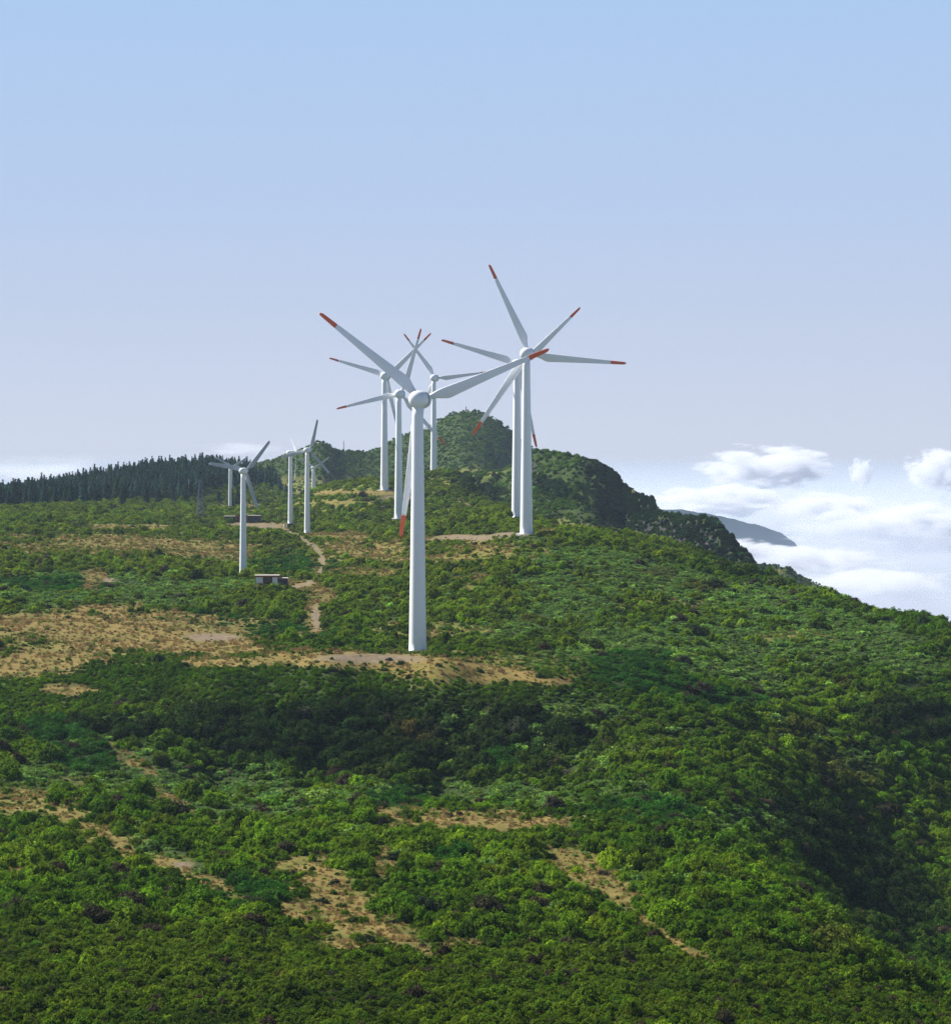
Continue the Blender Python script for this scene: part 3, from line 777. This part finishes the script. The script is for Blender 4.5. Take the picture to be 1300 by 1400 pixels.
for i, (px, py, s_, hs, tint, lab) in enumerate(NAMED):
    x, y, z = sight(px, py)
    keep &= ~(np.hypot(X - x, (Y - y)) < s_ * .8)
    S = np.where((np.abs(X - x) < s_ * .9) & (Y < y) & (Y > y - (9 if 'dry' in lab else 3)), np.minimum(S, .45), S)
    single('heath_shrub', SHRUBS[(i * 5) % 6], (x, y, z - .15), s_, hs, tint, lab, 'bush', None)
print('N', int(keep.sum()), flush=True)
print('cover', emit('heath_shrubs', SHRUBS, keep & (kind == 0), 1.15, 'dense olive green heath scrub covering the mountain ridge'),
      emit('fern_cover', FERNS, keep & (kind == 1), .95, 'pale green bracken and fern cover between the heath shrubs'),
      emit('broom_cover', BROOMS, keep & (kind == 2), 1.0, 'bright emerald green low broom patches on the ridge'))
# dry grass in the clearings
X, Y = sample(240, 900, 1.4)
k0 = RNG.random(len(X)) < np.clip((260 / Y) ** 1.6, .12, 1) ; X, Y = X[k0], Y[k0]
Z = ground(X, Y); dry, earth, mead = dryness(X, Y, Z); k0 = (np.maximum(dry, mead) > .45) & (earth < .4); green_ = dry < .4; X, Y, Z, green_ = X[k0], Y[k0], Z[k0], green_[k0]
S = RNG.lognormal(0, .3, len(X)) * .34 * np.clip(Y / 350, .9, 1.9)
base = np.array([.27, .19, .075]) * RNG.lognormal(0, .22, (len(X), 1)); g_ = RNG.random(len(X)) < np.where(green_, .75, .18) ; base[g_] = np.array([.15, .18, .035])
keep = np.ones(len(X), bool)
print('tufts', emit('dry_grass', TUFTS, keep, .9, 'straw coloured dry grass tufts in the clearings', .02))
#FOREST
# ------------------------------------------------------------------ conifer plantation on the left hill
m_bark = plain_mat('conifer_bark', (.06, .045, .035), .95, .1)
def conifer_mesh(seed, slim):
    rng = np.random.default_rng(seed); P = []; Nn = []; V = []
    lev = 22
    for i in range(lev):
        t = i / (lev - 1); h = .06 + .93 * t
        r = slim * (1 - t) ** .8 * rng.uniform(.8, 1.15) + .008
        k = int(5 + 9 * (1 - t)); a0 = rng.uniform(0, 6.28)
        for q in range(k):
            a = a0 + 2 * math.pi * q / k + rng.normal(0, .2)
            for fr in ((.55, 1.0) if t < .8 else (.8,)):
                rr = r * fr * rng.uniform(.8, 1.2)
                P.append((rr * math.cos(a), rr * math.sin(a), h - .12 * rr / slim * .4 + rng.normal(0, .008))); Nn.append((math.cos(a) * .6, math.sin(a) * .6, .7))
                V.append(np.clip(.35 + .2 * fr - .1 + rng.normal(0, .15), 0, 1))
    Q = clump_quads(rng, np.array(P), np.array(Nn), .075, .45, 1.3)
    cores = [((0, 0, .3), (slim * .45, slim * .45, .28)), ((0, 0, .6), (slim * .28, slim * .28, .28)), ((0, 0, .08), (.014, .014, .12))]
    return leaf_mesh('conifer', Q, np.array(V), cores)
CONIFERS = [conifer_mesh(500 + i, .18 + .025 * i) for i in range(4)]
def edge_d(px): return np.interp(px, [-200, 0, 120, 160, 230, 300, 345, 400], [1170, 1180, 1200, 1250, 1330, 1450, 1520, 1540])
n0 = 9000
px = RNG.uniform(-190, 392, n0); d = RNG.uniform(1170, 1660, n0)
ok = (d > edge_d(px) + RNG.normal(0, 12, n0)) & (d < crest_d(px) + 40)
px, d = px[ok], d[ok]; X = (px - 650) / FPX * d; Y = d
# keep trees apart
sel = []; cell = {}
for i in RNG.permutation(len(X)):
    cx, cy = int(X[i] // 4), int(Y[i] // 4)
    if all(math.hypot(X[i] - X[j], Y[i] - Y[j]) > 2.3 for a in (-1, 0, 1) for b in (-1, 0, 1) for j in cell.get((cx + a, cy + b), ())):
        cell.setdefault((cx, cy), []).append(i); sel.append(i)
X, Y = X[sel], Y[sel]; px = px[sel]
Z = ground(X, Y)
H = np.clip(RNG.normal(9.2, 1.5, len(X)), 5.5, 13)
tint = np.array([.028, .070, .052]) * RNG.lognormal(0, .35, (len(X), 1)); yel = RNG.random(len(X)) < .12; tint[yel] = (.05, .09, .03)
depth_in = Y - edge_d(px); back = crest_d(px) - Y
front_i = [i for i in np.argsort(depth_in) if -8 < px[i] < 350][:165]
sky_i = [i for i in np.argsort(np.abs(back - 5)) if -5 < px[i] < 350 and i not in set(front_i)][:95]
for lst, lab, grp in ((front_i, 'dark conifer on the front edge of the plantation on the left hill', 'conifers along the front edge of the plantation'),
                      (sky_i, 'dark conifer whose pointed top stands on the left skyline', 'conifers on the left skyline')):
    for i in lst:
        o = new_obj('conifer', CONIFERS[int(i) % 4]); o.location = (X[i], Y[i], Z[i] - .2); o.scale = (H[i],) * 3; o.rotation_euler = (0, 0, float(i)); o.color = tuple(tint[i]) + (1,)
        tag(o, lab, 'tree', grp)
rest = np.ones(len(X), bool); rest[front_i] = False; rest[sky_i] = False
nr = int(rest.sum()); hh = H[rest][:, None]
cover('conifer_wood', CONIFERS, X[rest], Y[rest], Z[rest] - .2, np.repeat(hh, 3, 1), np.stack([np.zeros(nr), np.zeros(nr), RNG.uniform(0, 6.28, nr)], -1), tint[rest], RNG.integers(0, 4, nr), 'dense dark conifer plantation behind its front trees')
print('conifers', len(X), nr)
for px_, py_, h_, lab in ((168, 692, 9, 'dark conifer standing just outside the plantation edge, leftmost of the outliers'), (200, 690, 8.5, 'dark conifer outlier standing before the plantation, middle one of three'),
                          (217, 691, 9, 'dark conifer outlier nearest the light pole'), (315, 690, 8, 'bushy dark conifer directly behind the small turbine by the brown building'),
                          (325, 690, 8.5, 'dark conifer right of the small turbine by the brown building'), (299, 688, 7, 'shorter dark conifer left of the small turbine by the brown building'),
                          (391, 676, 7.5, 'lone dark conifer beside the upper tower of the edge-on turbine'), (237, 688, 7, 'small dark conifer left of the light pole')):
    x, y, z = sight(px_, py_)
    o = new_obj('conifer', CONIFERS[px_ % 4]); o.location = (x, y, z - .2); o.scale = (h_ * 1.25, h_ * 1.25, h_); o.rotation_euler = (0, 0, px_); o.color = (.022, .048, .024, 1)
    tag(o, lab, 'tree')

# ------------------------------------------------------------------ small buildings and masts
m_panel = plain_mat('white_panel', (.82, .82, .84), .7, .2, .12, 1.2)
m_fascia = plain_mat('red_brown_fascia', (.30, .10, .065), .8, .2)
m_slab = plain_mat('roof_slab', (.42, .38, .34), .9, .2, .2, 2)
m_wall_d = plain_mat('dark_wall', (.075, .065, .075), .9, .2, .3, 2)
m_brown = plain_mat('brown_door', (.13, .085, .055), .8, .2, .25, 3)
m_pink = plain_mat('terracotta_roof', (.30, .17, .15), .9, .15, .2, 1.5)
m_brick = plain_mat('brick_wall', (.17, .085, .07), .9, .15, .3, 2)
m_steel = plain_mat('galvanised_steel', (.10, .12, .15), .6, .4)
m_pole = plain_mat('pole_grey', (.42, .43, .44), .7, .3)
def part_box(name, parent, c, s, mat, rz=0):
    b = MB(); b.box(c, s, 0, rz); return b.build(name, mat, parent)
x, y, z = sight(365, 801)
hut = empty('hut', (x, y, z - .15), .05)
tag(hut, 'small flat-roofed hut with white panels and brown door near the small turbine', 'hut')
part_box('wall', hut, (0, 1.6, 1.15), (5.5, 3.2, 2.5), m_wall_d)
part_box('roof', hut, (0, 1.5, 2.52), (6.1, 4.0, .2), m_slab)
part_box('fascia', hut, (0, -.53, 2.36), (6.0, .08, .34), m_fascia)
part_box('white_panel', hut, (-1.85, -.03, 1.1), (1.7, .06, 2.1), m_panel)
part_box('white_panel', hut, (1.95, -.03, 1.1), (1.25, .06, 2.1), m_panel)
d_ = part_box('door', hut, (.05, -.02, 1.0), (1.9, .04, 2.0), m_brown)
b = MB(); b.tube((.75, -.1, 1.0), (.75, -.1, 1.2), .03, .03, 6); b.build('handle', m_steel, d_)
an = part_box('annex', hut, (3.9, 1.7, .85), (2.25, 2.9, 1.9), m_wall_d)
part_box('annex_roof', an, (3.95, 1.6, 1.87), (2.5, 3.3, .12), m_slab)

x, y, z = sight(331, 714)
bd = empty('farm_building', (x, y, z - .3), .03)
bd.scale = (.74, .74, .8)
tag(bd, 'low dark building with brown gabled centre behind the small turbines', 'building')
part_box('wing', bd, (-6.9, 3.2, 1.6), (5.4, 5.5, 3.4), m_wall_d)
part_box('wing', bd, (5.9, 3.2, 1.7), (7.6, 5.5, 3.8), m_wall_d)
part_box('wing_roof', bd, (5.95, 3.1, 3.66), (8.0, 6.1, .14), m_slab)
part_box('wing_roof', bd, (-6.95, 3.1, 3.36), (5.8, 6.1, .14), m_slab)
b = MB(); hw, e, r, y0, y1 = 3.2, 3.3, 5.7, -.4, 6.2
b.add([(-hw, y0, 0), (hw, y0, 0), (hw, y0, e), (0, y0, r), (-hw, y0, e), (-hw, y1, 0), (hw, y1, 0), (hw, y1, e), (0, y1, r), (-hw, y1, e)],
      [(0, 1, 2, 3, 4), (9, 8, 7, 6, 5), (0, 4, 9, 5), (1, 6, 7, 2), (0, 5, 6, 1)]); gb = b.build('gabled_wall', m_brick, bd)
b = MB()
for sx in (-1, 1):
    p = [(0, r + .05), (sx * (hw + .5), e - .33), (sx * (hw + .5), e - .15), (0, r + .25)]
    v = [(q[0], y0 - .9, q[1]) for q in p] + [(q[0], y1 + .3, q[1]) for q in p]
    b.add(v, [(0, 1, 2, 3), (7, 6, 5, 4), (0, 4, 5, 1), (1, 5, 6, 2), (2, 6, 7, 3), (3, 7, 4, 0)])
b.build('roof', m_pink, bd)
part_box('door', bd, (-.6, -.43, 1.1), (1.5, .05, 2.2), m_brown)
for xx in (3.6, 5.6, 7.6): part_box('window', bd, (xx, .43, 2.0), (1.0, .05, 1.0), m_gap)

x, y, z = sight(401, 721.5)
cb = empty('cabin', (x, y, z - .2), 0)
tag(cb, 'low dark cabin with a flat overhanging roof at the foot of the edge-on turbine', 'cabin')
part_box('wall', cb, (0, 1.2, .75), (4.6, 2.4, 1.5), m_wall_d)
part_box('roof', cb, (.3, 1.1, 1.57), (6.4, 3.4, .14), m_gap)
part_box('door', cb, (-.9, -.02, .7), (.9, .05, 1.4), m_brown)
x, y, z = sight(392, 721)
ub = empty('utility_box', (x - .6, y - 1.2, z - .1), .2); tag(ub, 'tiny white utility box left of the dark cabin', 'utility box')
part_box('cabinet', ub, (0, 0, .55), (.95, .6, 1.2), m_panel); part_box('lid', ub, (0, 0, 1.18), (1.05, .7, .07), m_slab)

def lattice(b, h, w0, w1, n, r):
    def w(t): return w0 + (w1 - w0) * t
    for sx, sy in ((1, 1), (-1, 1), (-1, -1), (1, -1)):
        b.tube((sx * w0 / 2, sy * w0 / 2, -.3), (sx * w1 / 2, sy * w1 / 2, h), r, r * .8, 5)
    c = ((1, 1), (-1, 1), (-1, -1), (1, -1))
    for i in range(n):
        t0, t1 = i / n, (i + 1) / n
        for k in range(4):
            a, e = c[k], c[(k + 1) % 4]
            b.tube((a[0] * w(t0) / 2, a[1] * w(t0) / 2, h * t0), (e[0] * w(t1) / 2, e[1] * w(t1) / 2, h * t1), r * .6, r * .6, 4)
            b.tube((e[0] * w(t0) / 2, e[1] * w(t0) / 2, h * t0), (a[0] * w(t1) / 2, a[1] * w(t1) / 2, h * t1), r * .6, r * .6, 4)
            b.tube((a[0] * w(t1) / 2, a[1] * w(t1) / 2, h * t1), (e[0] * w(t1) / 2, e[1] * w(t1) / 2, h * t1), r * .5, r * .5, 4)
x, y, z = sight(274, 709)
py_ = empty('lattice_pylon', (x, y, z), .3); tag(py_, 'dark lattice pylon standing in the scrub before the plantation', 'pylon')
b = MB(); lattice(b, 15.5, 3.0, .9, 9, .13); b.build('lattice_frame', m_steel, py_)
for hh_, wd in ((15.2, 3.0), (13.0, 3.8)):
    b = MB(); b.tube((-wd / 2, 0, hh_), (wd / 2, 0, hh_), .1, .1, 5); b.tube((-wd / 2, 0, hh_), (0, 0, hh_ + .7), .06, .06, 4); b.tube((wd / 2, 0, hh_), (0, 0, hh_ + .7), .06, .06, 4)
    for sx in (-1, 1): b.tube((sx * wd / 2, 0, hh_), (sx * wd / 2, 0, hh_ - .9), .09, .09, 5)
    b.build('cross_arm', m_steel, py_)
x, y, z = sight(258, 684)
pl = empty('utility_pole', (x, y, z), 0); tag(pl, 'pale thin pole in front of the plantation left of the pylon', 'pole')
b = MB(); b.tube((0, 0, -.4), (0, 0, 11), .2, .13, 8); b.build('post', m_pole, pl)
b = MB(); b.tube((-.8, 0, 10.4), (.8, 0, 10.4), .07, .07, 5); b.build('cross_arm', m_pole, pl)
def crest_point(px, R):
    dcc = float(np.interp(px, R[:, 0], R[:, 2])); xx = (px - 650) / FPX * dcc
    return xx, dcc, ground1(xx, dcc)
x, y, z = crest_point(470, RIDGE_PEAK)
an_ = empty('antenna_mast', (x, y, z), 0); tag(an_, 'thin antenna mast on the saddle left of the peak', 'mast')
b = MB(); lattice(b, 6.5, .9, .4, 5, .08); b.build('lattice_frame', m_steel, an_)
b = MB(); b.tube((0, 0, 6.5), (0, 0, 8.5), .06, .04, 5); b.build('aerial', m_steel, an_)
x, y, z = crest_point(637, RIDGE_PEAK)
tp = empty('survey_pillar', (x, y, z), 0); tag(tp, 'tiny survey pillar on the very top of the peak', 'pillar')
b = MB(); b.lathe([(.6, -.4), (.6, .3), (.42, .32), (.36, 2.6), (.02, 2.62)], 12); b.build('column', m_concrete, tp)
b = MB(); b.lathe([(.5, 2.63), (.5, 2.85), (.02, 2.9)], 12); b.build('cap', m_concrete, tp)

# ------------------------------------------------------------------ clouds over the sea
def cloud_material(name, dens, nscale, amp, soft, detail=5):
    m = bpy.data.materials.new(name); m.use_nodes = True; nt = m.node_tree; n = nt.nodes; L = nt.links
    n.remove(n['Principled BSDF'])
    tc = n.new('ShaderNodeTexCoord'); oi = n.new('ShaderNodeObjectInfo')
    off = n.new('ShaderNodeVectorMath'); off.operation = 'ADD'; L.new(tc.outputs['Object'], off.inputs[0])
    cb_ = n.new('ShaderNodeVectorMath'); cb_.operation = 'SCALE'; cb_.inputs[0].default_value = (17, 31, 23); L.new(oi.outputs['Random'], cb_.inputs['Scale']); L.new(cb_.outputs[0], off.inputs[1])
    nz = n.new('ShaderNodeTexNoise'); nz.inputs['Scale'].default_value = nscale; nz.inputs['Detail'].default_value = detail; nz.inputs['Roughness'].default_value = .55
    L.new(off.outputs[0], nz.inputs['Vector'])
    ln = n.new('ShaderNodeVectorMath'); ln.operation = 'LENGTH'; L.new(tc.outputs['Object'], ln.inputs[0])
    def mth(op, a, b):
        q = n.new('ShaderNodeMath'); q.operation = op
        for i, v in enumerate((a, b)):
            if isinstance(v, (int, float)): q.inputs[i].default_value = v
            else: L.new(v, q.inputs[i])
        return q.outputs[0]
    f = mth('SUBTRACT', .72, ln.outputs['Value'])
    f = mth('ADD', f, mth('MULTIPLY', mth('SUBTRACT', nz.outputs['Fac'], .5), amp))
    mr = n.new('ShaderNodeMapRange'); mr.interpolation_type = 'SMOOTHSTEP'; mr.inputs['From Min'].default_value = 0; mr.inputs['From Max'].default_value = soft; mr.inputs['To Max'].default_value = dens
    L.new(f, mr.inputs['Value'])
    vol = n.new('ShaderNodeVolumePrincipled'); vol.inputs['Color'].default_value = (.80, .82, .87, 1); vol.inputs['Anisotropy'].default_value = .2
    L.new(mr.outputs['Result'], vol.inputs['Density'])
    L.new(vol.outputs['Volume'], n['Material Output'].inputs['Volume'])
    return m
m_puff = cloud_material('cloud_puff', .034, 2.6, 2.0, .24, 8)
ICO2_V, ICO2_F = icosphere(3)
m_faint = cloud_material('faint_cloud', .004, 2.0, 1.6, .6, 6)
def cloud(px, py, d, wpx, hpx, deep_, label, m_puff=m_puff):
    x = (px - 650) / FPX * d; z = CZ - (py - 600) / FPX * d
    o = link_mesh('cloud', ICO2_V * 1.02, ICO2_F, m_puff); o.location = (x, d, z); o.scale = (wpx / FPX * d * .75, deep_, hpx / FPX * d * .75)
    return tag(o, label, 'cloud', 'clouds over the sea')
cloud(1045, 640, 6000, 150, 50, 200, 'rounded white cloud puff highest above the misty far ridge')
cloud(985, 684, 5600, 150, 36, 200, 'flat white cloud lying just above the misty far ridge')
cloud(1177, 646, 6500, 26, 34, 80, 'tiny upright white cloud wisp between two larger puffs')
cloud(1300, 645, 6500, 100, 55, 200, 'white cloud puff cut by the right edge of the picture')
cloud(1100, 772, 4200, 190, 50, 180, 'white cloud bank below the tail of the misty far ridge')
cloud(1240, 725, 5200, 230, 60, 250, 'broad white cloud bank at the right edge above the slope')
cloud(50, 645, 9000, 200, 40, 300, 'pale cloud bank behind the plantation at the left edge', m_faint)
cloud(985, 748, 4250, 130, 22, 160, 'low white cloud wisp hiding the foot of the misty far ridge')
cloud(1190, 800, 3600, 170, 40, 160, 'white cloud bank touching the right slope just over its skyline')
cloud(1130, 692, 5400, 120, 30, 160, 'soft white cloud right of the far ridge, under the upright wisp')
cloud(330, 614, 9500, 110, 20, 250, 'faint cloud strip behind the top of the left hill', m_faint)
#DECK
def deck(name, x0, x1, y0, y1, zlo, zhi, z0, hs, amp, nscale, dens, ramp_y, rate, label, albedo=(.98, .985, .995), mist=0.0):
    m = bpy.data.materials.new(name); m.use_nodes = True; nt = m.node_tree; n = nt.nodes; L = nt.links
    n.remove(n['Principled BSDF'])
    geo = n.new('ShaderNodeTexCoord'); sp = n.new('ShaderNodeSeparateXYZ'); L.new(geo.outputs['Object'], sp.inputs[0])
    mp = n.new('ShaderNodeMapping'); mp.inputs['Scale'].default_value = (nscale, nscale * .6, nscale * 2.2); L.new(geo.outputs['Object'], mp.inputs['Vector'])
    nz = n.new('ShaderNodeTexNoise'); nz.inputs['Scale'].default_value = 1; nz.inputs['Detail'].default_value = 6; nz.inputs['Roughness'].default_value = .58; L.new(mp.outputs[0], nz.inputs['Vector'])
    def mth(op, a, b):
        q = n.new('ShaderNodeMath'); q.operation = op
        for i, v in enumerate((a, b)):
            if isinstance(v, (int, float)): q.inputs[i].default_value = v
            else: L.new(v, q.inputs[i])
        return q.outputs[0]
    f = mth('DIVIDE', mth('SUBTRACT', z0, sp.outputs['Z']), hs)
    f = mth('ADD', f, mth('MULTIPLY', mth('SUBTRACT', nz.outputs['Fac'], .5), amp))
    mr = n.new('ShaderNodeMapRange'); mr.interpolation_type = 'SMOOTHSTEP'; mr.inputs['From Max'].default_value = 1.2; mr.inputs['To Max'].default_value = dens; L.new(f, mr.inputs['Value'])
    ry = n.new('ShaderNodeMapRange'); ry.inputs['From Min'].default_value = y0; ry.inputs['From Max'].default_value = y0 + ramp_y; L.new(sp.outputs['Y'], ry.inputs['Value'])
    vol = n.new('ShaderNodeVolumePrincipled'); vol.inputs['Color'].default_value = albedo + (1,); vol.inputs['Anisotropy'].default_value = .1
    mz = n.new('ShaderNodeMapRange'); mz.inputs['From Min'].default_value = zhi; mz.inputs['From Max'].default_value = zhi - 90; mz.inputs['To Max'].default_value = mist; L.new(sp.outputs['Z'], mz.inputs['Value'])
    L.new(mth('MULTIPLY', mr.outputs['Result'], ry.outputs['Result']), vol.inputs['Density'])
    thin = n.new('ShaderNodeVolumeScatter'); thin.inputs['Color'].default_value = (.47, .60, .82, 1)     # thin blue mist between the banks
    L.new(mth('MULTIPLY', mz.outputs['Result'], ry.outputs['Result']), thin.inputs['Density'])
    ad = n.new('ShaderNodeAddShader'); L.new(vol.outputs['Volume'], ad.inputs[0]); L.new(thin.outputs['Volume'], ad.inputs[1])
    L.new((ad if mist > 0 else vol).outputs[0], n['Material Output'].inputs['Volume'])
    m.cycles.volume_step_rate = rate
    b = MB(); b.box(((x0 + x1) / 2, (y0 + y1) / 2, (zlo + zhi) / 2), (x1 - x0, y1 - y0, zhi - zlo))
    return tag(b.build(name, m), label, kind='stuff')
deck('cloud_sea', 60, 2600, 2750, 9000, CZ - 480, CZ - 60, CZ - 190, 60, 5.6, 1 / 300, .013, 900, .07, 'sea of white cloud lying below the right side of the ridge', (.62, .66, .74), .0003)
deck('cloud_layer', -9000, 9500, 9300, 42000, CZ - 700, CZ - 5, CZ - 210, 210, 1.2, 1 / 2500, .00013, 3000, .12, 'far cloud layer reaching the horizon', (.55, .605, .71))
# ------------------------------------------------------------------ summer haze
m_haze = bpy.data.materials.new('haze'); m_haze.use_nodes = True; nt = m_haze.node_tree; nt.nodes.remove(nt.nodes['Principled BSDF'])
vol = nt.nodes.new('ShaderNodeVolumePrincipled'); vol.inputs['Color'].default_value = (.62, .80, 1.0, 1); vol.inputs['Density'].default_value = .000042; vol.inputs['Anisotropy'].default_value = .2
nt.links.new(vol.outputs['Volume'], nt.nodes['Material Output'].inputs['Volume'])
b = MB(); b.box((0, 1180, (CZ + 66 + CZ + FLOOR - 2) / 2), (2200, 2460, 66 - FLOOR + 2)); tag(b.build('haze', m_haze), kind='stuff')
